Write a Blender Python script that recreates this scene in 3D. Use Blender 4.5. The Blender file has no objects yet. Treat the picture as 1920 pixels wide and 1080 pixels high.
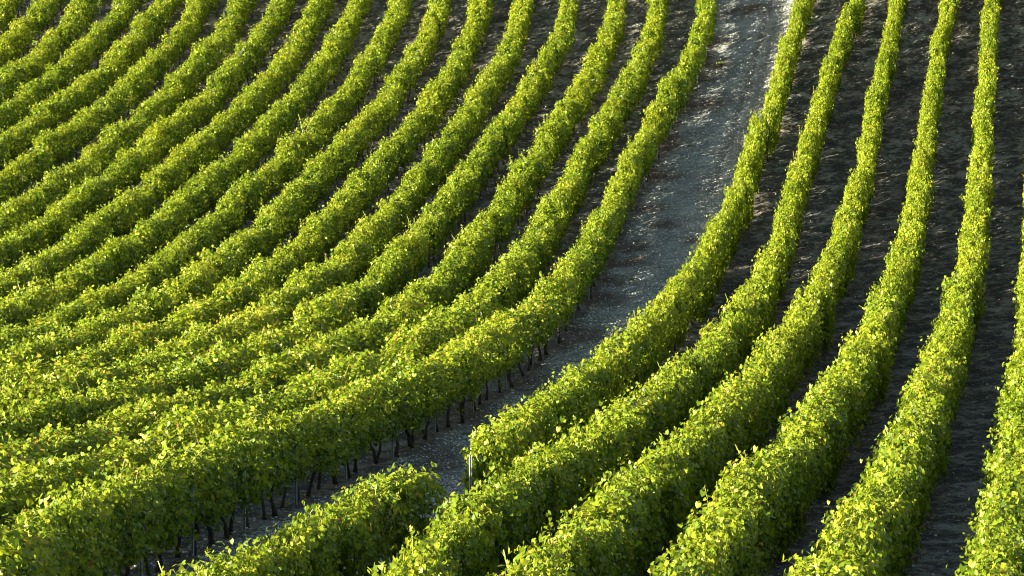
import bpy, math, random
import numpy as np
from mathutils import Matrix, Vector
random.seed(11)
rng = np.random.default_rng(11)
scene = bpy.context.scene
COL = scene.collection

# ------------------------------------------------------------------ camera
PITCH = 0.19590
cam_data = bpy.data.cameras.new("camera")
cam_data.sensor_width = 36.0
cam_data.lens = 4997.5 / 1920 * 36.0
cam_data.clip_start = 0.5
cam_data.clip_end = 2000.0
cam = bpy.data.objects.new("camera", cam_data)
cam.location = (0, 0, 0)
cam.rotation_euler = (math.pi / 2 - PITCH, 0, 0)
COL.objects.link(cam)
scene.camera = cam

# ------------------------------------------------------------------ light
SUN_ELEV = math.radians(10.3)
SUN_BACK = math.radians(-38)          # how far the sun stands beyond straight left
to_sun = Vector((-math.cos(SUN_BACK) * math.cos(SUN_ELEV), math.sin(SUN_BACK) * math.cos(SUN_ELEV), math.sin(SUN_ELEV)))
world = bpy.data.worlds.new("World")
scene.world = world
world.use_nodes = True
wn = world.node_tree.nodes
wl = world.node_tree.links
sky = wn.new("ShaderNodeTexSky")
sky.sky_type = 'NISHITA'
sky.sun_disc = False
sky.sun_elevation = SUN_ELEV
sky.sun_rotation = math.atan2(to_sun.x, to_sun.y)
wl.new(sky.outputs[0], wn["Background"].inputs[0])
wn["Background"].inputs[1].default_value = 0.05
sky.ozone_density = 0.5
sun_data = bpy.data.lights.new("sun", 'SUN')
sun_data.energy = 5.0
sun_data.angle = math.radians(0.5)
sun_data.color = (1.0, 0.91, 0.68)
sun = bpy.data.objects.new("sun", sun_data)
sun.rotation_euler = to_sun.to_track_quat('Z', 'Y').to_euler()
sun.location = (-40, 40, 60)
COL.objects.link(sun)
scene.view_settings.view_transform = 'Standard'
scene.view_settings.look = 'None'
scene.view_settings.gamma = 1.0
scene.view_settings.use_curve_mapping = False
scene.view_settings.exposure = 2.7
scene.cycles.pixel_filter_type = 'BLACKMAN_HARRIS'
scene.cycles.filter_width = 1.05

# ------------------------------------------------------------------ terrain
POLY = [-14.74925443866881, 1.9692003575165475, -0.3795139596002749, 0.6242318306830796, 0.8968164153954103,
        1.6488320171487254, -0.3417533411706626, -0.2698544519876539, -0.024634982439942877, 0.23374685457335084]
TERMS = [(0, 0), (1, 0), (0, 1), (2, 0), (1, 1), (0, 2), (3, 0), (2, 1), (1, 2), (0, 3)]
YC = 76.923
CREST = 1.70


def soft(x, lo, hi, k=3.0):
    y = lo + k * np.logaddexp(0, (x - lo) / k)
    return hi - k * np.logaddexp(0, (hi - y) / k)


def terrain(x, y):
    x = np.asarray(x, float)
    y = np.asarray(y, float)
    xc = soft(x, -36, 29)
    yc = soft(y, 22, 142)
    X = xc / 25
    Y = (yc - YC) / 25
    z = sum(a * X ** i * Y ** j for a, (i, j) in zip(POLY, TERMS)) - CREST
    z = z + 0.22 * np.clip(y - 142, 0, 160) + 0.12 * np.clip(12 - y, 0, 30)
    z = z + 0.10 * np.clip(x - 29, 0, 100) + 0.06 * np.clip(x + 36, -120, 0)
    return z


ROWS = {
    'L1': [(7.76,138.33),(8.07,134.34),(8.31,130.35),(8.46,126.35),(8.5,122.35),(8.39,118.35),(8.08,114.37),(7.6,110.4),(6.81,106.47),(5.9,102.58),(5.03,98.67),(4.26,94.75),(3.59,90.81),(3.0,86.85),(2.43,82.89),(1.82,78.94),(1.14,75.0),(0.34,71.08),(-0.57,67.18),(-1.59,63.31),(-2.66,59.46),(-3.74,55.61),(-4.75,51.74),(-5.63,47.84),(-6.32,43.9),(-6.79,39.93),(-7.12,35.94),(-7.31,31.94)],
    'L2': [(5.85,138.17),(6.1,134.18),(6.3,130.19),(6.43,126.19),(6.44,122.19),(6.29,118.19),(5.97,114.21),(5.44,110.25),(4.67,106.33),(3.8,102.42),(2.96,98.51),(2.22,94.58),(1.58,90.63),(1.0,86.68),(0.44,82.72),(-0.16,78.76),(-0.85,74.82),(-1.65,70.9),(-2.57,67.01),(-3.58,63.14),(-4.65,59.29),(-5.71,55.43),(-6.7,51.55),(-7.56,47.65),(-8.24,43.71),(-8.74,39.74),(-9.1,35.76),(-9.35,31.77)],
    'L3': [(3.84,138.04),(4.14,134.05),(4.38,130.06),(4.53,126.06),(4.55,122.07),(4.4,118.07),(4.06,114.09),(3.5,110.13),(2.73,106.21),(1.87,102.3),(1.04,98.39),(0.29,94.46),(-0.37,90.51),(-0.97,86.56),(-1.56,82.6),(-2.2,78.65),(-2.92,74.72),(-3.75,70.81),(-4.69,66.92),(-5.71,63.05),(-6.77,59.2),(-7.82,55.34),(-8.78,51.46),(-9.61,47.54),(-10.27,43.6),(-10.75,39.63),(-11.1,35.65),(-11.35,31.66)],
    'L4': [(1.89,137.89),(2.17,133.9),(2.39,129.91),(2.52,125.91),(2.5,121.91),(2.33,117.92),(1.94,113.94),(1.34,109.99),(0.56,106.06),(-0.29,102.16),(-1.11,98.24),(-1.86,94.31),(-2.52,90.37),(-3.13,86.42),(-3.74,82.46),(-4.39,78.52),(-5.12,74.58),(-5.96,70.67),(-6.9,66.79),(-7.91,62.92),(-8.95,59.05),(-9.96,55.18),(-10.88,51.29),(-11.67,47.37),(-12.29,43.42),(-12.76,39.45),(-13.1,35.47)],
    'L5': [(0.02,137.76),(0.21,133.76),(0.38,129.76),(0.47,125.77),(0.46,121.77),(0.28,117.77),(-0.09,113.79),(-0.67,109.84),(-1.4,105.91),(-2.2,101.99),(-2.98,98.06),(-3.68,94.13),(-4.33,90.18),(-4.95,86.23),(-5.57,82.28),(-6.25,78.33),(-7.03,74.41),(-7.92,70.51),(-8.91,66.64),(-9.97,62.78),(-11.04,58.93),(-12.08,55.06),(-13.01,51.17),(-13.79,47.25),(-14.4,43.3),(-14.84,39.33),(-15.14,35.34)],
    'L6': [(-1.84,137.67),(-1.6,133.67),(-1.42,129.68),(-1.33,125.68),(-1.38,121.68),(-1.61,117.69),(-2.03,113.72),(-2.66,109.77),(-3.43,105.84),(-4.25,101.93),(-5.03,98.0),(-5.75,94.07),(-6.41,90.12),(-7.02,86.17),(-7.64,82.22),(-8.32,78.28),(-9.08,74.35),(-9.94,70.45),(-10.89,66.56),(-11.9,62.69),(-12.93,58.83),(-13.91,54.95),(-14.81,51.05),(-15.59,47.13),(-16.23,43.18),(-16.75,39.22),(-17.18,35.24)],
    'L7': [(-3.59,137.56),(-3.36,133.56),(-3.21,129.57),(-3.17,125.57),(-3.29,121.57),(-3.58,117.59),(-4.08,113.62),(-4.76,109.68),(-5.55,105.76),(-6.38,101.85),(-7.17,97.92),(-7.88,93.99),(-8.53,90.04),(-9.12,86.09),(-9.72,82.13),(-10.36,78.18),(-11.07,74.25),(-11.89,70.33),(-12.79,66.43),(-13.74,62.55),(-14.72,58.67),(-15.66,54.79),(-16.55,50.88),(-17.35,46.97),(-18.06,43.03),(-18.71,39.08),(-19.34,35.13)],
    'L8': [(-5.41,137.45),(-5.16,133.46),(-5.0,129.46),(-4.98,125.46),(-5.12,121.47),(-5.47,117.48),(-6.01,113.52),(-6.73,109.59),(-7.56,105.68),(-8.4,101.77),(-9.19,97.85),(-9.91,93.91),(-10.55,89.96),(-11.14,86.01),(-11.73,82.05),(-12.35,78.1),(-13.05,74.16),(-13.83,70.24),(-14.7,66.33),(-15.62,62.44),(-16.56,58.55),(-17.49,54.66),(-18.37,50.76),(-19.19,46.85),(-19.97,42.92),(-20.74,39.0)],
    'L9': [(-7.14,137.33),(-6.93,133.34),(-6.82,129.34),(-6.85,125.34),(-7.06,121.35),(-7.47,117.37),(-8.07,113.42),(-8.82,109.49),(-9.66,105.58),(-10.51,101.67),(-11.29,97.75),(-12.0,93.81),(-12.63,89.86),(-13.21,85.91),(-13.78,81.95),(-14.38,77.99),(-15.05,74.05),(-15.8,70.12),(-16.64,66.21),(-17.53,62.31),(-18.44,58.42),(-19.35,54.52),(-20.24,50.62),(-21.1,46.71),(-21.95,42.81),(-22.83,38.91)],
    'L10': [(-8.82,137.24),(-8.6,133.25),(-8.49,129.25),(-8.56,125.25),(-8.83,121.26),(-9.32,117.29),(-9.99,113.35),(-10.81,109.44),(-11.7,105.54),(-12.58,101.64),(-13.4,97.72),(-14.12,93.79),(-14.76,89.84),(-15.34,85.88),(-15.89,81.92),(-16.47,77.96),(-17.1,74.01),(-17.81,70.08),(-18.59,66.16),(-19.43,62.24),(-20.3,58.34),(-21.18,54.44),(-22.07,50.54),(-22.98,46.64),(-23.93,42.76),(-24.96,38.89)],
    'L11': [(-10.53,137.13),(-10.33,133.14),(-10.26,129.14),(-10.38,125.15),(-10.72,121.16),(-11.28,117.2),(-12.02,113.28),(-12.9,109.37),(-13.82,105.48),(-14.72,101.58),(-15.55,97.67),(-16.28,93.74),(-16.91,89.79),(-17.48,85.83),(-18.01,81.87),(-18.56,77.9),(-19.16,73.95),(-19.83,70.01),(-20.56,66.07),(-21.36,62.15),(-22.2,58.24),(-23.07,54.34),(-23.97,50.44),(-24.93,46.56),(-25.99,42.7),(-27.14,38.87)],
    'L12': [(-12.21,137.04),(-12.08,133.04),(-12.08,129.04),(-12.25,125.05),(-12.64,121.07),(-13.23,117.12),(-14.0,113.19),(-14.89,109.29),(-15.81,105.4),(-16.69,101.5),(-17.5,97.58),(-18.21,93.65),(-18.84,89.69),(-19.4,85.73),(-19.93,81.77),(-20.48,77.81),(-21.08,73.85),(-21.75,69.91),(-22.49,65.98),(-23.29,62.06),(-24.14,58.15),(-25.03,54.25),(-25.98,50.37),(-27.0,46.5),(-28.12,42.66)],
    'L13': [(-13.97,136.97),(-13.87,132.97),(-13.92,128.98),(-14.18,124.99),(-14.68,121.02),(-15.39,117.09),(-16.26,113.19),(-17.23,109.31),(-18.21,105.43),(-19.14,101.54),(-19.97,97.63),(-20.69,93.69),(-21.29,89.74),(-21.81,85.77),(-22.29,81.8),(-22.77,77.83),(-23.27,73.86),(-23.84,69.9),(-24.48,65.96),(-25.19,62.02),(-25.98,58.1),(-26.85,54.19),(-27.82,50.31),(-28.94,46.48),(-30.23,42.69)],
    'L14': [(-15.75,136.91),(-15.58,132.92),(-15.61,128.92),(-15.92,124.94),(-16.51,120.99),(-17.32,117.07),(-18.31,113.2),(-19.38,109.35),(-20.45,105.49),(-21.44,101.62),(-22.32,97.72),(-23.06,93.79),(-23.68,89.83),(-24.18,85.87),(-24.62,81.89),(-25.03,77.91),(-25.45,73.93),(-25.92,69.96),(-26.46,66.0),(-27.09,62.05),(-27.81,58.11),(-28.65,54.21),(-29.67,50.34),(-30.91,46.54),(-32.37,42.82)],
    'L15': [(-17.63,136.82),(-17.46,132.82),(-17.5,128.83),(-17.84,124.85),(-18.48,120.9),(-19.36,117.01),(-20.4,113.14),(-21.52,109.3),(-22.62,105.46),(-23.63,101.59),(-24.52,97.69),(-25.27,93.76),(-25.87,89.81),(-26.37,85.84),(-26.78,81.86),(-27.16,77.88),(-27.55,73.9),(-27.97,69.92),(-28.47,65.95),(-29.06,62.0),(-29.76,58.06),(-30.63,54.16),(-31.7,50.31),(-33.04,46.54),(-34.59,42.86)],
    'L16': [(-19.62,136.71),(-19.43,132.72),(-19.46,128.72),(-19.8,124.74),(-20.46,120.8),(-21.36,116.91),(-22.42,113.05),(-23.54,109.21),(-24.64,105.37),(-25.65,101.5),(-26.54,97.6),(-27.29,93.67),(-27.91,89.72),(-28.41,85.75),(-28.83,81.77),(-29.21,77.79),(-29.6,73.81),(-30.02,69.83),(-30.52,65.87),(-31.11,61.91),(-31.83,57.98),(-32.72,54.08),(-33.85,50.25),(-35.24,46.5)],
    'L17': [(-21.62,136.59),(-21.47,132.6),(-21.53,128.6),(-21.9,124.62),(-22.57,120.69),(-23.48,116.79),(-24.54,112.94),(-25.65,109.1),(-26.73,105.24),(-27.72,101.37),(-28.59,97.46),(-29.32,93.53),(-29.92,89.58),(-30.42,85.61),(-30.85,81.63),(-31.24,77.65),(-31.63,73.67),(-32.07,69.7),(-32.58,65.73),(-33.19,61.78),(-33.93,57.85),(-34.87,53.97),(-36.05,50.15),(-37.47,46.41)],
    'L18': [(-23.62,136.5),(-23.51,132.5),(-23.6,128.51),(-23.99,124.53),(-24.68,120.6),(-25.6,116.71),(-26.66,112.85),(-27.75,109.0),(-28.81,105.14),(-29.77,101.26),(-30.62,97.36),(-31.34,93.42),(-31.94,89.47),(-32.43,85.5),(-32.86,81.52),(-33.26,77.54),(-33.66,73.56),(-34.11,69.59),(-34.63,65.62),(-35.26,61.67),(-36.04,57.75),(-37.03,53.88),(-38.25,50.07),(-39.67,46.34)],
    'L19': [(-25.62,136.43),(-25.55,132.43),(-25.67,128.44),(-26.08,124.46),(-26.79,120.53),(-27.71,116.64),(-28.76,112.78),(-29.84,108.93),(-30.87,105.07),(-31.82,101.18),(-32.65,97.27),(-33.36,93.33),(-33.95,89.38),(-34.44,85.41),(-34.88,81.43),(-35.28,77.45),(-35.69,73.47),(-36.15,69.5),(-36.69,65.54),(-37.34,61.59),(-38.16,57.68),(-39.18,53.82),(-40.43,50.02),(-41.84,46.28)],
    'L20': [(-27.61,136.38),(-27.58,132.38),(-27.73,128.39),(-28.17,124.42),(-28.89,120.48),(-29.81,116.6),(-30.85,112.73),(-31.92,108.88),(-32.93,105.01),(-33.86,101.12),(-34.68,97.2),(-35.37,93.27),(-35.96,89.31),(-36.45,85.34),(-36.89,81.36),(-37.3,77.39),(-37.72,73.41),(-38.19,69.44),(-38.74,65.48),(-39.42,61.53),(-40.27,57.63),(-41.33,53.77),(-42.6,49.98)],
    'L21': [(-29.61,136.35),(-29.62,132.35),(-29.8,128.36),(-30.25,124.39),(-30.98,120.46),(-31.91,116.57),(-32.94,112.7),(-33.99,108.84),(-34.99,104.97),(-35.9,101.08),(-36.7,97.16),(-37.38,93.22),(-37.96,89.26),(-38.46,85.29),(-38.9,81.32),(-39.32,77.34),(-39.75,73.36),(-40.23,69.39),(-40.8,65.43),(-41.5,61.5),(-42.38,57.6),(-43.48,53.75),(-44.76,49.97)],
    'R1': [(18.79,134.33),(16.89,130.81),(15.39,127.12),(14.22,123.3),(13.15,119.45),(12.12,115.59),(11.21,111.69),(10.47,107.76),(9.81,103.82),(9.18,99.87),(8.56,95.92),(7.93,91.97),(7.28,88.02),(6.59,84.08),(5.87,80.14),(5.11,76.22),(4.31,72.3),(3.48,68.39),(2.62,64.48),(1.75,60.58),(0.86,56.68),(-0.03,52.78),(-0.91,48.87),(-1.77,44.97),(-2.6,41.05),(-3.39,37.13),(-4.17,33.21),(-4.79,29.27)],
    'R2': [(20.24,133.89),(19.09,130.06),(17.97,126.22),(16.86,122.38),(15.79,118.52),(14.75,114.66),(13.78,110.78),(12.85,106.89),(11.99,102.98),(11.21,99.06),(10.48,95.13),(9.79,91.19),(9.13,87.24),(8.47,83.3),(7.79,79.36),(7.09,75.42),(6.35,71.49),(5.55,67.57),(4.71,63.66),(3.81,59.76),(2.87,55.87),(1.91,51.99),(0.95,48.1),(0.05,44.21),(-0.75,40.29),(-1.37,36.34),(-1.81,32.36),(-2.1,28.37)],
    'R3': [(22.3,133.27),(20.77,129.58),(19.44,125.81),(18.3,121.98),(17.29,118.11),(16.38,114.21),(15.53,110.3),(14.74,106.38),(13.98,102.46),(13.25,98.52),(12.54,94.59),(11.83,90.65),(11.11,86.72),(10.37,82.79),(9.61,78.86),(8.83,74.93),(8.03,71.02),(7.21,67.1),(6.36,63.19),(5.5,59.28),(4.64,55.38),(3.76,51.48),(2.9,47.57),(2.06,43.66),(1.25,39.74),(0.49,35.82),(-0.23,31.88),(-0.72,27.92)],
    'R4': [(24.05,132.52),(22.71,128.75),(21.48,124.95),(20.37,121.11),(19.36,117.24),(18.43,113.35),(17.55,109.45),(16.72,105.53),(15.93,101.61),(15.17,97.69),(14.43,93.75),(13.7,89.82),(12.98,85.89),(12.24,81.96),(11.49,78.03),(10.71,74.1),(9.91,70.18),(9.09,66.27),(8.24,62.36),(7.37,58.46),(6.49,54.56),(5.59,50.66),(4.71,46.76),(3.84,42.85),(3.02,38.94),(2.26,35.01),(1.62,31.06)],
    'R5': [(25.96,131.84),(24.48,128.12),(23.15,124.35),(22.01,120.52),(21.02,116.65),(20.12,112.75),(19.29,108.83),(18.5,104.91),(17.75,100.98),(17.02,97.05),(16.29,93.12),(15.56,89.19),(14.83,85.25),(14.07,81.33),(13.3,77.4),(12.52,73.48),(11.71,69.56),(10.89,65.65),(10.06,61.73),(9.22,57.82),(8.37,53.91),(7.51,50.01),(6.66,46.1),(5.81,42.19),(4.97,38.28),(4.14,34.36),(3.35,30.44)],
    'R6': [(27.79,131.09),(26.39,127.34),(25.11,123.55),(23.98,119.71),(22.98,115.84),(22.05,111.95),(21.19,108.05),(20.37,104.13),(19.57,100.21),(18.8,96.29),(18.04,92.36),(17.29,88.43),(16.53,84.5),(15.77,80.58),(15.0,76.65),(14.22,72.73),(13.44,68.8),(12.65,64.88),(11.85,60.96),(11.04,57.05),(10.23,53.13),(9.41,49.22),(8.58,45.3),(7.74,41.39),(6.88,37.48),(6.02,33.58),(5.15,29.67)],
    'R7': [(29.66,130.38),(28.29,126.62),(27.02,122.83),(25.89,119.0),(24.88,115.13),(23.95,111.23),(23.09,107.33),(22.27,103.41),(21.47,99.49),(20.7,95.57),(19.94,91.64),(19.19,87.71),(18.43,83.79),(17.67,79.86),(16.9,75.93),(16.12,72.01),(15.33,68.09),(14.54,64.17),(13.74,60.25),(12.94,56.33),(12.12,52.41),(11.3,48.5),(10.47,44.59),(9.62,40.68),(8.77,36.77),(7.91,32.86),(7.04,28.96)],
    'R8': [(31.53,129.69),(30.18,125.92),(28.92,122.13),(27.79,118.29),(26.78,114.42),(25.86,110.53),(24.99,106.62),(24.17,102.71),(23.38,98.79),(22.61,94.86),(21.84,90.94),(21.09,87.01),(20.33,83.08),(19.57,79.15),(18.79,75.23),(18.02,71.31),(17.23,67.38),(16.44,63.46),(15.64,59.54),(14.83,55.63),(14.01,51.71),(13.19,47.8),(12.36,43.88),(11.52,39.97),(10.66,36.07),(9.8,32.16)],
}



def smooth_curve(p, step=0.25):
    p = np.array(p, float)
    s = np.r_[0, np.cumsum(np.linalg.norm(np.diff(p, axis=0), axis=1))]
    # Catmull-Rom through the control points
    t = np.arange(0, s[-1], step)
    k = np.clip(np.searchsorted(s, t, side='right') - 1, 0, len(p) - 2)
    u = ((t - s[k]) / (s[k + 1] - s[k]))[:, None]
    m = np.gradient(p, s, axis=0)
    h = (s[k + 1] - s[k])[:, None]
    return ((2 * u ** 3 - 3 * u ** 2 + 1) * p[k] + (u ** 3 - 2 * u ** 2 + u) * h * m[k] +
            (-2 * u ** 3 + 3 * u ** 2) * p[k + 1] + (u ** 3 - u ** 2) * h * m[k + 1])


def tangents(q):
    t = np.gradient(q, axis=0)
    return t / np.linalg.norm(t, axis=1)[:, None]


CURVE = {}
for key, pts in ROWS.items():
    q = smooth_curve(pts)
    t = tangents(q)
    n = np.stack([-t[:, 1], t[:, 0]], 1)
    n *= np.sign(n[:, :1])               # towards +x
    CURVE[key] = q + n * 0.30            # from the lit upper edge to the middle of the row


def x_on(key, y):
    q = CURVE[key]
    return np.interp(-np.asarray(y), -q[:, 1], q[:, 0])


# ------------------------------------------------------------------ helpers
def mesh_from(name, verts, faces, mat=None, smooth=False, attrs=None):
    me = bpy.data.meshes.new(name)
    verts = np.asarray(verts, np.float32)
    if isinstance(faces, np.ndarray):
        nf, k = faces.shape
        me.vertices.add(len(verts))
        me.vertices.foreach_set("co", verts.ravel())
        me.loops.add(nf * k)
        me.loops.foreach_set("vertex_index", faces.astype(np.int32).ravel())
        me.polygons.add(nf)
        me.polygons.foreach_set("loop_start", np.arange(0, nf * k, k, dtype=np.int32))
        me.polygons.foreach_set("loop_total", np.full(nf, k, np.int32))
        me.update(calc_edges=True)
    else:
        me.from_pydata(verts.tolist(), [], faces)
    if attrs:
        for an, av in attrs.items():
            a = me.attributes.new(an, 'FLOAT', 'POINT')
            a.data.foreach_set("value", np.asarray(av, np.float32))
    if mat:
        me.materials.append(mat)
    if smooth:
        me.polygons.foreach_set("use_smooth", np.ones(len(me.polygons), bool))
    me.update()
    return me


def link(name, data, parent=None, loc=(0, 0, 0), mat=None):
    o = bpy.data.objects.new(name, data)
    COL.objects.link(o)
    if parent:
        o.parent = parent
    if mat is not None:
        o.matrix_local = mat
    else:
        o.location = loc
    return o


def tag(o, label=None, category=None, group=None, kind=None):
    if label:
        o["label"] = label
    if category:
        o["category"] = category
    if group:
        o["group"] = group
    if kind:
        o["kind"] = kind
    return o


def new_mat(name):
    m = bpy.data.materials.new(name)
    m.use_nodes = True
    nt = m.node_tree
    b = nt.nodes["Principled BSDF"]
    return m, nt, b


def ramp(nt, stops, interp='LINEAR'):
    r = nt.nodes.new("ShaderNodeValToRGB")
    r.color_ramp.interpolation = interp
    e = r.color_ramp.elements
    e[0].position, e[0].color = stops[0][0], (*stops[0][1], 1)
    e[1].position, e[1].color = stops[-1][0], (*stops[-1][1], 1)
    for p, c in stops[1:-1]:
        k = e.new(p)
        k.color = (*c, 1)
    return r


def math_node(nt, op, a, b=None, clamp=False):
    m = nt.nodes.new("ShaderNodeMath")
    m.operation = op
    m.use_clamp = clamp
    for i, v in enumerate((a, b)):
        if v is None:
            continue
        if isinstance(v, (int, float)):
            m.inputs[i].default_value = v
        else:
            nt.links.new(v, m.inputs[i])
    return m.outputs[0]


def mix_col(nt, fac, a, b):
    m = nt.nodes.new("ShaderNodeMix")
    m.data_type = 'RGBA'
    for sock, v in ((m.inputs[0], fac), (m.inputs[6], a), (m.inputs[7], b)):
        if isinstance(v, (int, float)):
            sock.default_value = v
        elif isinstance(v, tuple):
            sock.default_value = (*v, 1)
        else:
            nt.links.new(v, sock)
    return m.outputs[2]


def noise(nt, vec, scale, detail=4, rough=0.6):
    n = nt.nodes.new("ShaderNodeTexNoise")
    n.inputs["Scale"].default_value = scale
    n.inputs["Detail"].default_value = detail
    n.inputs["Roughness"].default_value = rough
    if vec is not None:
        nt.links.new(vec, n.inputs["Vector"])
    return n.outputs["Fac"]


def attr(nt, name):
    a = nt.nodes.new("ShaderNodeAttribute")
    a.attribute_name = name
    return a.outputs["Fac"]


def position(nt):
    return nt.nodes.new("ShaderNodeNewGeometry").outputs["Position"]


# ------------------------------------------------------------------ materials
def make_leaf_material():
    m, nt, b = new_mat("vine_leaf")
    t = attr(nt, "tint")
    info = nt.nodes.new("ShaderNodeObjectInfo")
    big = noise(nt, info.outputs["Location"], 0.16, 2, 0.5)
    shift = math_node(nt, 'MULTIPLY', math_node(nt, 'SUBTRACT', info.outputs["Random"], 0.5), 0.14)
    shift2 = math_node(nt, 'MULTIPLY', math_node(nt, 'SUBTRACT', big, 0.5), 0.36)
    v = math_node(nt, 'ADD', math_node(nt, 'ADD', t, shift), shift2, clamp=True)
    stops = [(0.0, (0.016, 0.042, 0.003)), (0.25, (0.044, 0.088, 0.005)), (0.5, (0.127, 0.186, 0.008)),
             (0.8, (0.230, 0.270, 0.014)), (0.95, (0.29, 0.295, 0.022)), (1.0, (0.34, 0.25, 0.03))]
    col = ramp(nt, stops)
    nt.links.new(v, col.inputs[0])
    # a few scorched red-brown leaves
    rust = math_node(nt, 'GREATER_THAN', attr(nt, "rust"), 0.5)
    c = mix_col(nt, rust, col.outputs[0], (0.17, 0.085, 0.022))
    nt.links.new(c, b.inputs["Base Color"])
    b.inputs["Roughness"].default_value = 0.46
    b.inputs["Specular IOR Level"].default_value = 0.35
    tr = nt.nodes.new("ShaderNodeBsdfTranslucent")
    hs = nt.nodes.new("ShaderNodeHueSaturation")
    hs.inputs["Hue"].default_value = 0.485
    hs.inputs["Value"].default_value = 1.7
    nt.links.new(c, hs.inputs["Color"])
    nt.links.new(hs.outputs[0], tr.inputs[0])
    mx = nt.nodes.new("ShaderNodeMixShader")
    mx.inputs[0].default_value = 0.46
    nt.links.new(b.outputs[0], mx.inputs[1])
    nt.links.new(tr.outputs[0], mx.inputs[2])
    nt.links.new(mx.outputs[0], nt.nodes["Material Output"].inputs[0])
    return m


def make_simple(name, col, col2, scale=30, rough=0.8, metal=0.0, bump=0.3):
    m, nt, b = new_mat(name)
    tc = nt.nodes.new("ShaderNodeTexCoord")
    n = noise(nt, tc.outputs["Object"], scale, 5)
    nt.links.new(mix_col(nt, n, col, col2), b.inputs["Base Color"])
    b.inputs["Roughness"].default_value = rough
    b.inputs["Metallic"].default_value = metal
    bp = nt.nodes.new("ShaderNodeBump")
    bp.inputs["Strength"].default_value = bump
    bp.inputs["Distance"].default_value = 0.01
    nt.links.new(n, bp.inputs["Height"])
    nt.links.new(bp.outputs[0], b.inputs["Normal"])
    return m


def make_tinted(name, stops, rough=0.85):
    m, nt, b = new_mat(name)
    r = ramp(nt, stops)
    nt.links.new(attr(nt, "tint"), r.inputs[0])
    nt.links.new(r.outputs[0], b.inputs["Base Color"])
    b.inputs["Roughness"].default_value = rough
    return m


def make_ground_material(name, track):
    m, nt, b = new_mat(name)
    pos = position(nt)
    n1 = noise(nt, pos, 1.3, 3, 0.55)
    n2 = noise(nt, pos, 4.5, 4, 0.6)
    n3 = noise(nt, pos, 26.0, 4, 0.7)
    soil = ramp(nt, [(0.43, (0.010, 0.007, 0.005)), (0.50, (0.062, 0.051, 0.040)), (0.58, (0.23, 0.215, 0.185))])
    nt.links.new(math_node(nt, 'ADD', math_node(nt, 'MULTIPLY', n1, 0.5), math_node(nt, 'MULTIPLY', n2, 0.5)), soil.inputs[0])
    grav = ramp(nt, [(0.36, (0.066, 0.073, 0.069)), (0.5, (0.185, 0.205, 0.196)), (0.62, (0.36, 0.385, 0.37))])
    nt.links.new(math_node(nt, 'ADD', math_node(nt, 'MULTIPLY', n1, 0.35), math_node(nt, 'MULTIPLY', n3, 0.65)), grav.inputs[0])
    base = mix_col(nt, attr(nt, "gravel"), soil.outputs[0], grav.outputs[0])
    # brown mats of dry litter and weeds lying across the way
    base = mix_col(nt, math_node(nt, 'MULTIPLY', attr(nt, "litter"), math_node(nt, 'ADD', n2, 0.45), clamp=True), base, (0.052, 0.027, 0.014))
    base = mix_col(nt, attr(nt, "rut"), base, (0.060, 0.055, 0.052))
    # pale stone chips
    vo = nt.nodes.new("ShaderNodeTexVoronoi")
    vo.inputs["Scale"].default_value = 17.0
    nt.links.new(pos, vo.inputs["Vector"])
    chip = math_node(nt, 'LESS_THAN', vo.outputs["Distance"], math_node(nt, 'MULTIPLY', n2, 0.42))
    sep = nt.nodes.new("ShaderNodeSeparateColor")
    nt.links.new(vo.outputs["Color"], sep.inputs[0])
    chip = math_node(nt, 'MULTIPLY', chip, math_node(nt, 'GREATER_THAN', sep.outputs[0], 0.55))
    base = mix_col(nt, math_node(nt, 'MULTIPLY', chip, 0.75), base, (0.36, 0.355, 0.335))
    nt.links.new(base, b.inputs["Base Color"])
    b.inputs["Roughness"].default_value = 0.9
    bp = nt.nodes.new("ShaderNodeBump")
    bp.inputs["Strength"].default_value = 0.9
    bp.inputs["Distance"].default_value = 0.11
    h = math_node(nt, 'ADD', math_node(nt, 'ADD', math_node(nt, 'MULTIPLY', n2, 0.8), math_node(nt, 'MULTIPLY', n3, 0.5)), math_node(nt, 'MULTIPLY', chip, 0.3))
    nt.links.new(h, bp.inputs["Height"])
    nt.links.new(bp.outputs[0], b.inputs["Normal"])
    return m


M_LEAF = make_leaf_material()
M_STEM = make_simple("green_shoot", (0.16, 0.20, 0.03), (0.22, 0.16, 0.05), 20, 0.6)
M_BARK = make_simple("vine_bark", (0.022, 0.017, 0.013), (0.060, 0.047, 0.036), 40, 0.95, 0, 0.9)
M_STEEL = make_simple("galvanised_steel", (0.22, 0.27, 0.26), (0.36, 0.40, 0.39), 18, 0.5, 0.15, 0.1)
M_GROUND = make_ground_material("vineyard_soil", False)
M_PEBBLE = make_tinted("pebble", [(0, (0.06, 0.06, 0.055)), (0.45, (0.30, 0.32, 0.31)), (1, (0.78, 0.80, 0.76))])
M_DRY = make_tinted("dry_leaf", [(0, (0.07, 0.035, 0.018)), (0.5, (0.19, 0.10, 0.035)), (1, (0.34, 0.24, 0.09))])
M_WEED = make_tinted("weed_leaf", [(0, (0.035, 0.06, 0.012)), (1, (0.12, 0.14, 0.03))], 0.6)

# ------------------------------------------------------------------ ground
ALLKEYS = list(CURVE)


def fields(x, y):
    """lateral distance to the nearest row, and position across the track (0 left edge .. 1 right edge)"""
    d = np.full(x.shape, 9.0)
    for k in ALLKEYS:
        d = np.minimum(d, np.abs(x - x_on(k, y)))
    a = x_on('L1', y)
    b = x_on('R1', y)
    return d, (x - a) / (b - a)


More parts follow.
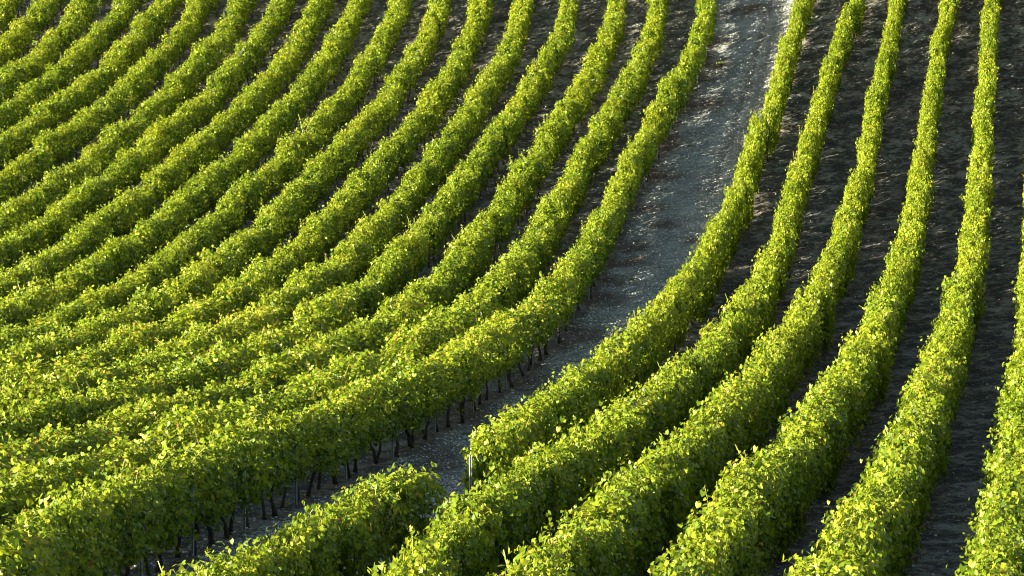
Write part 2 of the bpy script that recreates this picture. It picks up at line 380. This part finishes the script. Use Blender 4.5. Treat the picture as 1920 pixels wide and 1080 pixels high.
def wob(x, y, s, seed):
    r = np.random.default_rng(seed)
    z = 0
    for i in range(7):
        a = r.uniform(0, 2 * math.pi)
        f = s * r.uniform(0.6, 1.8)
        z = z + np.sin((x * math.cos(a) + y * math.sin(a)) * f + r.uniform(0, 6.28))
    return z / 7


MATS = [(4.08, 87.1, 0.74, 1.12),
        (3.8, 85.1, 0.94, 0.96),
        (3.2, 82.4, 0.47, 0.8),
        (2.94, 80.0, 0.68, 1.28),
        (2.15, 74.9, 0.61, 1.6),
        (5.57, 96.7, 0.81, 1.12),
        (6.0, 100.9, 0.68, 1.28),
        (8.5, 110.2, 0.68, 0.96),
        (8.4, 112.9, 1.22, 0.64),
        (1.5, 73.4, 0.47, 1.12),
        (4.8, 92.4, 0.81, 0.8),
        (6.0, 87.4, 0.41, 0.64),
        (7.8, 105.4, 1.22, 0.96),
        (7.6, 108.6, 1.08, 0.56),
        (10.2, 116.1, 1.22, 0.8),
        (-0.6, 62.5, 0.68, 2.56),
        (0.6, 68.0, 0.68, 2.4),
        (-1.6, 57.5, 0.81, 2.56),
        (-2.6, 52, 0.81, 2.56),
        (5.2, 90, 0.68, 0.8)]


def ground_height(x, y, full=False):
    z = terrain(x, y)
    d, u = fields(x, y)
    inside = (y > 28) & (y < 131)
    ridge = np.exp(-(d / 0.28) ** 2) * 0.05
    track = ((u > 0.12) & (u < 0.9) & (y > 52)).astype(float)
    z = z + np.where(inside, ridge, 0)
    z = z + 0.05 * wob(x, y, 3.2, 3) * (1 - 0.6 * track) + 0.035 * wob(x, y, 9, 4) * (1 - 0.6 * track)
    z = z + 0.03 * wob(x, y, 17, 5) * (1 - 0.7 * track)
    clod = np.abs(wob(x, y, 7.0, 21)) + np.abs(wob(x, y, 12.0, 22)) * .6
    z = z + 0.07 * (clod - .35) * np.where(inside & (track < .5), 1, .12)
    ys = np.clip((y - 88) / 8, 0, 1)
    rut = (np.exp(-((u - 0.66) / 0.045) ** 2) + 0.75 * np.exp(-((u - 0.80) / 0.04) ** 2)) * ys
    rut2 = np.exp(-((u - 0.83) / 0.07) ** 2) * np.clip((95 - y) / 10, 0, 1) * np.clip((y - 60) / 6, 0, 1) * 0.55
    z = z - 0.035 * rut
    if not full:
        return z
    litter = np.zeros_like(x)
    for mx, my, sx, sy in MATS:
        litter = np.maximum(litter, np.exp(-(((x - mx) / sx) ** 2 + ((y - my) / sy) ** 2)) * 1.7)
    under = np.clip(1.25 - d / 0.5, 0, 1)
    mid = np.where((d > 0.6) & (u <= 0), 0.45, 0.0)
    patch = np.clip(wob(x, y * 0.35, 1.6, 8) * 2.2 + 0.1, 0, 1)
    litter = np.clip(litter * (0.6 + 0.5 * wob(x, y, 7, 9)) + 0.3 * under + mid * patch + 0.25 * (u > 1) * patch, 0, 1)
    gravel = np.where((u > 0.08) & (u < 0.93), 1.0, np.where(u <= 0.08, 0.22, 0.08)) * (0.85 + 0.3 * wob(x, y, 1.3, 12))
    return z, np.clip(gravel, 0, 1), litter, np.clip(rut * 0.75 + rut2, 0, 1), u


def grid_axis(lo, hi, fine_lo, fine_hi, step):
    core = np.arange(fine_lo, fine_hi + 1e-6, step)
    out_hi = [core[-1]]
    s = step
    while out_hi[-1] < hi:
        s *= 1.35
        out_hi.append(out_hi[-1] + s)
    out_lo = [core[0]]
    s = step
    while out_lo[-1] > lo:
        s *= 1.35
        out_lo.append(out_lo[-1] - s)
    return np.r_[out_lo[:0:-1], core, out_hi[1:]]


gx = grid_axis(-400, 400, -34, 30, 0.16)
gy = grid_axis(-200, 700, 24, 140, 0.26)
GX, GY = np.meshgrid(gx, gy)
gz, ggr, gli, gru, gu = ground_height(GX, GY, True)
nx, ny = len(gx), len(gy)
idx = np.arange(nx * ny).reshape(ny, nx)
quads = np.stack([idx[:-1, :-1], idx[:-1, 1:], idx[1:, 1:], idx[1:, :-1]], -1)
cu = (gu[:-1, :-1] + gu[1:, 1:]) / 2
cy = (GY[:-1, :-1] + GY[1:, 1:]) / 2
is_track = (cu > 0.12) & (cu < 0.9) & (cy > 50) & (cy < 135)
V = np.stack([GX, GY, gz], -1).reshape(-1, 3)
AT = dict(gravel=ggr.ravel(), litter=gli.ravel(), rut=gru.ravel())
for nm, sel, lab, cat in (("ground", ~is_track, "bare stony grey-brown soil between and under the vine rows", "ground"),
                          ("gravel_track", is_track, "wide grey gravel track curving down between the vine rows", "track")):
    f = quads[sel]
    used, inv = np.unique(f, return_inverse=True)
    me = mesh_from(nm, V[used], inv.reshape(f.shape), M_GROUND, True, {k: v[used] for k, v in AT.items()})
    tag(link(nm, me), lab, cat, kind="structure")


# ------------------------------------------------------------------ pebbles and fallen leaves
def in_view(x, y, mx=0.0):
    half = 0.1921 * y * 1.02 + 0.6 + mx
    return np.abs(x) < half


def scatter_points(n, pred, ylo=30, yhi=118, power=1.6):
    px, py = [], []
    tot = 0
    while tot < n:
        y = ylo + (yhi - ylo) * rng.random(n * 2) ** power
        x = rng.uniform(-1, 1, n * 2) * (0.196 * y + 1.0)
        k = pred(x, y)
        px.append(x[k])
        py.append(y[k])
        tot += k.sum()
    return np.concatenate(px)[:n], np.concatenate(py)[:n]


def make_pebbles(name, label, n, pred, lo, hi, power):
    x, y = scatter_points(n, pred, power=power)
    z = ground_height(x, y)
    r = lo * (hi / lo) ** (rng.random(n) ** 1.8)
    octa = np.array([(1, 0, 0), (0, 1, 0), (-1, 0, 0), (0, -1, 0), (0, 0, 1), (0, 0, -1)], float)
    fc = np.array([(0, 1, 4), (1, 2, 4), (2, 3, 4), (3, 0, 4), (1, 0, 5), (2, 1, 5), (3, 2, 5), (0, 3, 5)])
    a = rng.uniform(0, 6.28, n)
    ca, sa = np.cos(a), np.sin(a)
    jit = 1 + rng.uniform(-.35, .35, (n, 6))
    P = octa[None] * jit[..., None] * r[:, None, None]
    P[..., 2] *= 0.6
    Q = np.empty_like(P)
    Q[..., 0] = P[..., 0] * ca[:, None] - P[..., 1] * sa[:, None] + x[:, None]
    Q[..., 1] = P[..., 0] * sa[:, None] + P[..., 1] * ca[:, None] + y[:, None]
    Q[..., 2] = P[..., 2] + (z + r * 0.25)[:, None]
    F = fc[None] + (np.arange(n) * 6)[:, None, None]
    tint = np.repeat(np.clip(rng.normal(0.5, 0.24, n), 0, 1), 6)
    me = mesh_from(name, Q.reshape(-1, 3), F.reshape(-1, 3), M_PEBBLE, False, {"tint": tint})
    return tag(link(name, me), label, "gravel", kind="stuff")


def pred_track(x, y):
    u = fields(x, y)[1]
    keep = (u > 0.06) & (u < 0.97)
    for mx, my, sx, sy in MATS:
        keep &= (((x - mx) / sx) ** 2 + ((y - my) / sy) ** 2 > .8) | (rng.random(len(x)) < .25)
    return keep


def pred_left(x, y):
    u = fields(x, y)[1]
    return (u <= 0.06) & (x > -0.3 * y + 4)


def pred_right(x, y):
    return fields(x, y)[1] >= 0.95


make_pebbles("gravel", "loose pale stone chips covering the gravel track", 75000, pred_track, .012, .040, 1.2)
make_pebbles("gravel", "loose stone chips on the soil between the left vine rows", 20000, pred_left, .013, .045, 1.2)
make_pebbles("gravel", "loose stone chips on the dark soil between the right vine rows", 15000, pred_right, .012, .036, 1.5)

nl = 15000
lx, ly = scatter_points(nl * 2, lambda x, y: fields(x, y)[0] < rng.exponential(0.45, len(x)) + 0.05, power=1.3)
lx, ly = lx[:nl], ly[:nl]
lz = ground_height(lx, ly) + rng.uniform(0.01, 0.035, nl)
a = rng.uniform(0, 6.28, nl)
s = rng.uniform(.03, .06, nl)
base = np.array([(-1, -.1, 0), (0, -.8, .25), (1, .1, 0.1), (0, .8, -.05)])
LP = np.empty((nl, 4, 3))
LP[..., 0] = (base[:, 0] * np.cos(a)[:, None] - base[:, 1] * np.sin(a)[:, None]) * s[:, None] + lx[:, None]
LP[..., 1] = (base[:, 0] * np.sin(a)[:, None] + base[:, 1] * np.cos(a)[:, None]) * s[:, None] + ly[:, None]
LP[..., 2] = base[:, 2] * s[:, None] * rng.uniform(-1, 1.5, (nl, 1)) + lz[:, None]
me = mesh_from("fallen_leaves", LP.reshape(-1, 3), np.arange(nl * 4).reshape(nl, 4), M_DRY, False,
               {"tint": np.repeat(rng.random(nl), 4)})
tag(link("fallen_leaves", me), "dry brown fallen vine leaves littering the soil under the rows", "leaf litter", kind="stuff")

# ------------------------------------------------------------------ vine canopy meshes
# one grape leaf: five-lobed outline folded along its midrib
LEAF = np.array([(0, -.15, 0), (.42, -.42, .06), (.55, .02, .12), (.36, .38, .06), (0, .72, -.06),
                 (-.36, .38, .06), (-.55, .02, .12), (-.42, -.42, .06)])
LEAF_F = np.array([(0, 1, 2), (0, 2, 3), (0, 3, 4), (0, 4, 5), (0, 5, 6), (0, 6, 7)])


def basis(nrm, up):
    nrm = nrm / np.linalg.norm(nrm, axis=1)[:, None]
    y = up - (up * nrm).sum(1)[:, None] * nrm
    y /= np.linalg.norm(y, axis=1)[:, None] + 1e-9
    x = np.cross(y, nrm)
    return x, y, nrm


def leaves(P, N, D, S, r):
    """place a leaf at each P, facing N, its tip towards D"""
    x, y, n = basis(N, D)
    curl = r.uniform(-.6, 1.6, len(P))
    L = LEAF[None] * S[:, None, None]
    return (P[:, None] + L[..., 0:1] * x[:, None] + L[..., 1:2] * y[:, None] + (L[..., 2:3] * curl[:, None, None]) * n[:, None])


def canopy(seed, n_shell, n_core, n_shoot, stems=0, length=0.98):
    r = np.random.default_rng(seed)
    ph = r.uniform(0, 6.28, 12)

    def lump(th, y):
        return (0.13 * np.sin(3 * th + ph[0] + 4 * y) + 0.13 * np.sin(5 * y * 1.6 + ph[1]) * np.sin(2 * th + ph[2]) +
                0.09 * np.sin(9 * y + 4 * th + ph[3]) + 0.05 * np.sin(7 * th + ph[4]))
    n = n_shell
    th = r.uniform(-0.42 * math.pi, 1.42 * math.pi, n)
    y = r.uniform(-.5, .5, n) * length
    rad = (1 + lump(th, y)) * (.97 - np.abs(r.normal(0, .17, n)) + .28 * r.random(n) ** 2.6)
    ex = 0.68
    cx = np.sign(np.cos(th)) * np.abs(np.cos(th)) ** ex
    cz = np.sign(np.sin(th)) * np.abs(np.sin(th)) ** ex
    P = np.stack([0.36 * cx * rad, y, 1.10 + 0.54 * cz * rad], 1)
    N = np.stack([np.cos(th) * 1.1, r.normal(0, .25, n), np.sin(th) * .55 + .45], 1) + r.normal(0, .66, (n, 3))
    # hang-down direction of the tip
    D = np.stack([cx * .5, r.normal(0, .5, n), np.full(n, -.8)], 1) + r.normal(0, .35, (n, 3))
    S = .040 + .050 * r.random(n) ** 1.2 * (1 + .15 * (P[:, 2] < 1.2))
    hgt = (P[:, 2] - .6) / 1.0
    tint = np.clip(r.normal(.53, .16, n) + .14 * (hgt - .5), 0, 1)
    old = r.random(n)
    tint = np.where(old > .993, .95 + .05 * r.random(n), tint)
    rust = (r.random(n) < 0.005).astype(float)
    allP, allN, allD, allS, allT, allR = [P], [N], [D], [S], [tint], [rust]
    m = n_core
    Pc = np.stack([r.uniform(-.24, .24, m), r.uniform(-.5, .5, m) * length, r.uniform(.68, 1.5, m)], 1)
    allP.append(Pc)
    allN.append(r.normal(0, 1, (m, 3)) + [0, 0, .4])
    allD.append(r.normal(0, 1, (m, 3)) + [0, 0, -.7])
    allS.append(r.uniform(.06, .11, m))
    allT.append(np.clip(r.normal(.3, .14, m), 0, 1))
    allR.append(np.zeros(m))
    tubes = []
    for i in range(n_shoot):
        y0 = r.uniform(-.45, .45)
        out = r.random() < .3
        if out:
            p0 = np.array([r.choice([-1, 1]) * .30, y0, r.uniform(.9, 1.45)])
            d = np.array([np.sign(p0[0]) * r.uniform(.5, 1), r.normal(0, .4), r.uniform(-.3, .5)])
        else:
            p0 = np.array([r.uniform(-.25, .25), y0, 1.5])
            d = np.array([r.normal(0, .35), r.normal(0, .35), 1.])
        d /= np.linalg.norm(d)
        ln = r.uniform(.14, .42) * (1.0 if not out else .9)
        sag = r.uniform(.1, .5)
        k = int(4 + ln * 22)
        t = np.linspace(0.15, 1, k)
        bend = r.normal(0, .3, 3)
        Q = p0 + d * (t * ln)[:, None] + bend * (t ** 2 * ln)[:, None] + np.array([0, 0, -sag]) * (t ** 2 * ln)[:, None]
        tubes.append((np.vstack([p0 - d * .1, Q]), .004))
        side = np.cross(d, r.normal(0, 1, 3))
        side /= np.linalg.norm(side)
        sg = np.where(np.arange(k) % 2 == 0, 1, -1)[:, None]
        sz = np.linspace(.085, .03, k)
        Q = Q + side * sg * sz[:, None] * .6
        allP.append(Q)
        allN.append(r.normal(0, .6, (k, 3)) + [0, 0, .6] + d * .3)
        allD.append(side * sg + r.normal(0, .3, (k, 3)))
        allS.append(sz)
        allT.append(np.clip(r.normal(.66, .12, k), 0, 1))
        allR.append(np.zeros(k))
    for i in range(stems):                 # bare dried canes
        p0 = np.array([r.uniform(-.2, .2), r.uniform(-.35, .35), .6])
        p1 = p0 + [r.normal(0, .15), r.normal(0, .15), r.uniform(.7, 1.25)]
        mid = (p0 + p1) / 2 + r.normal(0, .05, 3)
        tubes.append((np.array([p0, mid, p1]), .007))
    P = np.concatenate(allP)
    N = np.concatenate(allN)
    D = np.concatenate(allD)
    S = np.concatenate(allS)
    T = np.concatenate(allT)
    R_ = np.concatenate(allR)
    Vv = leaves(P, N, D, S, r).reshape(-1, 3)
    k = len(P)
    F = [tuple(f) for f in (LEAF_F[None] + (np.arange(k) * 8)[:, None, None]).reshape(-1, 3)]
    tint = list(np.repeat(T, 8))
    ru = list(np.repeat(R_, 8))
    verts = Vv.tolist()
    nleaf = len(F)
    for pts, rr in tubes:
        v, f = tube(pts, [rr] * len(pts), 3, len(verts))
        verts += v
        F += f
        tint += [.6] * len(v)
        ru += [0] * len(v)
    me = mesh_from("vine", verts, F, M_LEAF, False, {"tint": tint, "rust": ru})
    me.materials.append(M_STEM)
    mi = np.zeros(len(me.polygons), np.int32)
    mi[nleaf:] = 1
    me.polygons.foreach_set("material_index", mi)
    me.update()
    return me


def tube(pts, radii, sides, off=0):
    pts = np.asarray(pts, float)
    v, f = [], []
    t = np.gradient(pts, axis=0)
    ref = np.array([1., 0, 0]) if abs(t[0][0]) < .8 * np.linalg.norm(t[0]) else np.array([0, 1., 0])
    for p, d, rr in zip(pts, t, radii):
        d = d / np.linalg.norm(d)
        a = np.cross(d, ref)
        a /= np.linalg.norm(a)
        b = np.cross(d, a)
        for s_ in range(sides):
            an = 2 * math.pi * s_ / sides
            v.append(list(p + rr * (math.cos(an) * a + math.sin(an) * b)))
    for i in range(len(pts) - 1):
        for s_ in range(sides):
            a0 = off + i * sides + s_
            a1 = off + i * sides + (s_ + 1) % sides
            f.append((a0, a1, a1 + sides, a0 + sides))
    f.append(tuple(off + s_ for s_ in range(sides))[::-1])
    f.append(tuple(off + (len(pts) - 1) * sides + s_ for s_ in range(sides)))
    return v, f


def trunk_mesh(seed):
    r = np.random.default_rng(seed)
    n = 7
    z = np.linspace(-.06, .70, n)
    lean = r.normal(0, .07, 2)
    kx = np.cumsum(r.normal(0, .020, n)) + lean[0] * z
    ky = np.cumsum(r.normal(0, .030, n)) + lean[1] * z
    kx -= kx[-1]
    ky -= ky[-1]
    rad = np.array([.050, .036, .031, .030, .032, .038, .046]) * r.uniform(.75, 1.15) * r.uniform(.9, 1.1, n)
    v, f = tube(np.stack([kx, ky, z], 1), rad, 7)
    for s_ in (-1, 1):                      # the two arms trained along the wire
        pts = [(kx[-2], ky[-2], .60), (r.normal(0, .02), s_ * .14, .70), (r.normal(0, .02), s_ * .34, .74)]
        v2, f2 = tube(pts, [.028, .022, .012], 5, len(v))
        v += v2
        f += f2
    me = mesh_from("trunk", v, f, M_BARK, True)
    return me


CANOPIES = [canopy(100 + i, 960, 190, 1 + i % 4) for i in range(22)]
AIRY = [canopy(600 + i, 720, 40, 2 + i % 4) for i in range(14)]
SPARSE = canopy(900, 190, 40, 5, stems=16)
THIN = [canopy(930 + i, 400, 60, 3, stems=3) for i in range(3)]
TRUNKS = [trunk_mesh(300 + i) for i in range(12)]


def post_mesh(h, w=.042):
    # open C-profile of folded galvanised sheet
    c = [(-w / 2, w / 2), (-w / 2, -w / 2), (w / 2, -w / 2), (w / 2, w / 2), (w / 2 - .006, w / 2), (w / 2 - .006, -w / 2 + .006),
         (-w / 2 + .006, -w / 2 + .006), (-w / 2 + .006, w / 2)]
    v = [(x, y, z) for z in (-.1, h) for x, y in c]
    f = [(i, (i + 1) % 8, (i + 1) % 8 + 8, i + 8) for i in range(8)]
    f += [(8, 9, 14, 15), (9, 10, 13, 14), (10, 11, 12, 13)]
    return mesh_from("post", v, f, M_STEEL)


POST = post_mesh(1.36)
END_POST = post_mesh(1.42, .042)

# ------------------------------------------------------------------ vine rows
SPACING = 0.80


def build_row(key, label, group, ylo=27.0, yhi=128.0, shift=None, post_every=5, post_phase=2, low=(), sparse=(), post_at=None):
    q = CURVE[key].copy()
    if shift is not None:
        q[:, 0] += shift(q[:, 1])
    d = np.r_[0, np.cumsum(np.linalg.norm(np.diff(q, axis=0), axis=1))]
    t = tangents(q)
    st = np.arange(.4, d[-1], SPACING)
    cx, cyy = np.interp(st, d, q[:, 0]), np.interp(st, d, q[:, 1])
    tx, ty = np.interp(st, d, t[:, 0]), np.interp(st, d, t[:, 1])
    keep = (cyy > ylo) & (cyy < yhi) & (cx > -0.1921 * cyy - 8.5) & (cx < 0.1921 * cyy + 4.0)
    if keep.sum() < 4:
        return
    ks = np.where(keep)[0]
    k0 = ks[len(ks) // 2]
    base = Vector((cx[k0], cyy[k0], float(ground_height(cx[k0:k0 + 1], cyy[k0:k0 + 1])[0])))
    root = bpy.data.objects.new("vine_row", None)
    root.empty_display_size = .3
    root.location = base
    COL.objects.link(root)
    tag(root, label, "vine row", group)
    if post_at is not None:
        post_phase = int(np.argmin(np.abs(cyy - post_at)))
    hseed = random.uniform(0, 100)
    zz = ground_height(cx, cyy)
    for k in ks:
        x, y = cx[k] + random.gauss(0, .05), cyy[k] + random.gauss(0, .05)
        ang = math.atan2(ty[k], tx[k]) - math.pi / 2
        flip = random.random() < .5
        hz = 1.0 + .07 * math.sin(k * .55 + hseed) + .05 * math.sin(k * 1.37 + 2 * hseed) + random.gauss(0, .065)
        wx = 1.0 + .08 * math.sin(k * .8 + 3 * hseed) + random.gauss(0, .10)
        anchor = .52
        if key[0] == 'R':                 # these rows are leafier near the soil and narrower up the slope
            wx *= float(np.interp(y, [48, 95], [1.0, .64]))
            hz *= 1.40 if key == 'R1' and y > 75 else 1.22
            anchor = 1.66
        else:
            wx *= float(np.interp(y, [50, 62, 88], [1.38, 1.30, .90]))
            hz *= float(np.interp(y, [50, 62, 88], [1.12, 1.10, 1.02]))
            if key == 'L1':
                wx *= .86
                hz *= float(np.interp(y, [85, 100], [1.0, 1.09]))
        me = random.choice(AIRY if key[0] == 'L' and y < 74 else CANOPIES)
        if random.random() < .035:
            me = random.choice(THIN)
        if any(a <= y <= b for a, b in low):
            hz *= .82
        if any(a <= y <= b for a, b in sparse):
            me = SPARSE
        hz = max(.8, min(1.55, hz))
        z0 = float(zz[k])
        M = (Matrix.Translation((x - base.x, y - base.y, z0 - base.z + anchor * (1 - hz) + (random.gauss(0, .05) if anchor > 1 else .07 * (key == 'L1')))) @
             Matrix.Rotation(ang + (math.pi if flip else 0) + random.gauss(0, .06), 4, 'Z') @
             Matrix.Rotation(random.gauss(0, .03), 4, 'Y') @ Matrix.Diagonal((wx, random.uniform(.97, 1.1), hz, 1)))
        vine = link("vine", me, root, mat=M)
        tr = link("trunk", random.choice(TRUNKS), vine)
        tr.matrix_local = Matrix.Translation((0, 0, -anchor * (1 - hz) / hz)) @ Matrix.Rotation(random.gauss(0, .12), 4, 'X') @ Matrix.Rotation(random.choice((0, math.pi)), 4, 'Z')
        if k % post_every == post_phase % post_every:
            px = cx[k] + tx[k] * .4 + (.09 if post_at else .02)
            py = cyy[k] + ty[k] * .4
            link("post", POST, root, mat=Matrix.Translation((px - base.x, py - base.y, z0 - base.z)) @ Matrix.Rotation(ang + random.gauss(0, .1), 4, 'Z') @ Matrix.Rotation(random.gauss(0, .02), 4, 'Y'))
    wp = np.stack([cx[ks] - base.x, cyy[ks] - base.y, zz[ks] - base.z + .74], 1)
    v, f = tube(wp, [.0022] * len(wp), 3)
    link("wire", mesh_from("wire", v, f, M_STEEL), root)
    return root


ORD = {2: "second", 3: "third", 4: "fourth", 5: "fifth", 6: "sixth", 7: "seventh", 8: "eighth", 9: "ninth", 10: "tenth",
       11: "eleventh", 12: "twelfth", 13: "thirteenth", 14: "fourteenth", 15: "fifteenth", 16: "sixteenth", 17: "seventeenth",
       18: "eighteenth", 19: "nineteenth", 20: "twentieth", 21: "twenty-first"}
GL = "parallel vine rows left of the gravel track"
GR = "parallel vine rows right of the gravel track"
build_row('L1', "long vine row edging the left side of the gravel track, bare trunks under it", GL, post_every=4, post_at=64.2)
for i in range(2, 22):
    build_row('L%d' % i, "%s vine row counted leftwards from the gravel track, left of the track-side row" % ORD[i], GL, post_every=5, post_phase=i * 3)


def kink(y):
    return np.interp(y, [96, 112], [.30, .52])


build_row('R1', "upper section of the right-hand vine row edging the track, set slightly aside", GR, ylo=96.2, shift=kink)
build_row('R1', "middle section of the right-hand track-side row, steel post at its lower end", GR, ylo=48.9, yhi=97.6, low=((57.0, 58.2),))
build_row('R1', "short lower section of the right-hand track-side row, below the gap, with bare canes", GR, yhi=43.9, sparse=((40.9, 41.8),))
for i in range(2, 9):
    build_row('R%d' % i, "%s vine row counted rightwards from the gravel track" % ORD[i], GR, post_phase=i * 2)

# steel end post of the middle right row
ex, ey = float(x_on('R1', 48.35)) - .06, 48.35
ez = float(ground_height(np.array([ex]), np.array([ey]))[0])
p = link("end_post", END_POST, mat=Matrix.Translation((ex, ey, ez)) @ Matrix.Rotation(math.radians(200), 4, 'Z'))
tag(p, "bare galvanised steel post standing at the lower end of the row, beside the gap", "post")


# ------------------------------------------------------------------ weeds on the track
def weed_mesh(seed, n, spread, hgt):
    r = np.random.default_rng(seed)
    v, f, tn = [], [], []
    for i in range(n):
        a = r.uniform(0, 6.28)
        p = np.array([r.normal(0, spread * .4), r.normal(0, spread * .4), 0])
        d = np.array([math.cos(a), math.sin(a), 0])
        s = np.array([-d[1], d[0], 0]) * r.uniform(.008, .018)
        L = r.uniform(.4, 1) * spread
        h = r.uniform(.3, 1) * hgt
        b = len(v)
        m = p + d * L * .55 + [0, 0, h]
        e = p + d * L + [0, 0, h * .6]
        v += [list(p - s), list(p + s), list(m + s * 1.3), list(m - s * 1.3), list(e)]
        f += [(b, b + 1, b + 2, b + 3), (b + 3, b + 2, b + 4)]
        tn += [r.random()] * 5
    return mesh_from("weed", v, f, M_WEED, False, {"tint": tn})


WEEDS = [(8.57, 110.1, .20, .12, "small green weed growing on the upper gravel track"),
         (7.93, 108.4, .14, .05, "flat dark weed tuft on the gravel just below the green weed"),
         (6.78, 100.2, .12, .06, "small weed beside the track-side left row halfway up the track"),
         (3.82, 82.5, .12, .06, "low green weed by the brown litter patch on the lower track"),
         (-1.1, 61.2, .10, .06, "weed sprig near the trunks at the narrow foot of the track")]
for i, (x, y, sp, h, lab) in enumerate(WEEDS):
    z = float(ground_height(np.array([x]), np.array([y]))[0])
    tag(link("weed", weed_mesh(50 + i, 46, sp, h), loc=(x, y, z)), lab, "weed", "weeds on the gravel track")
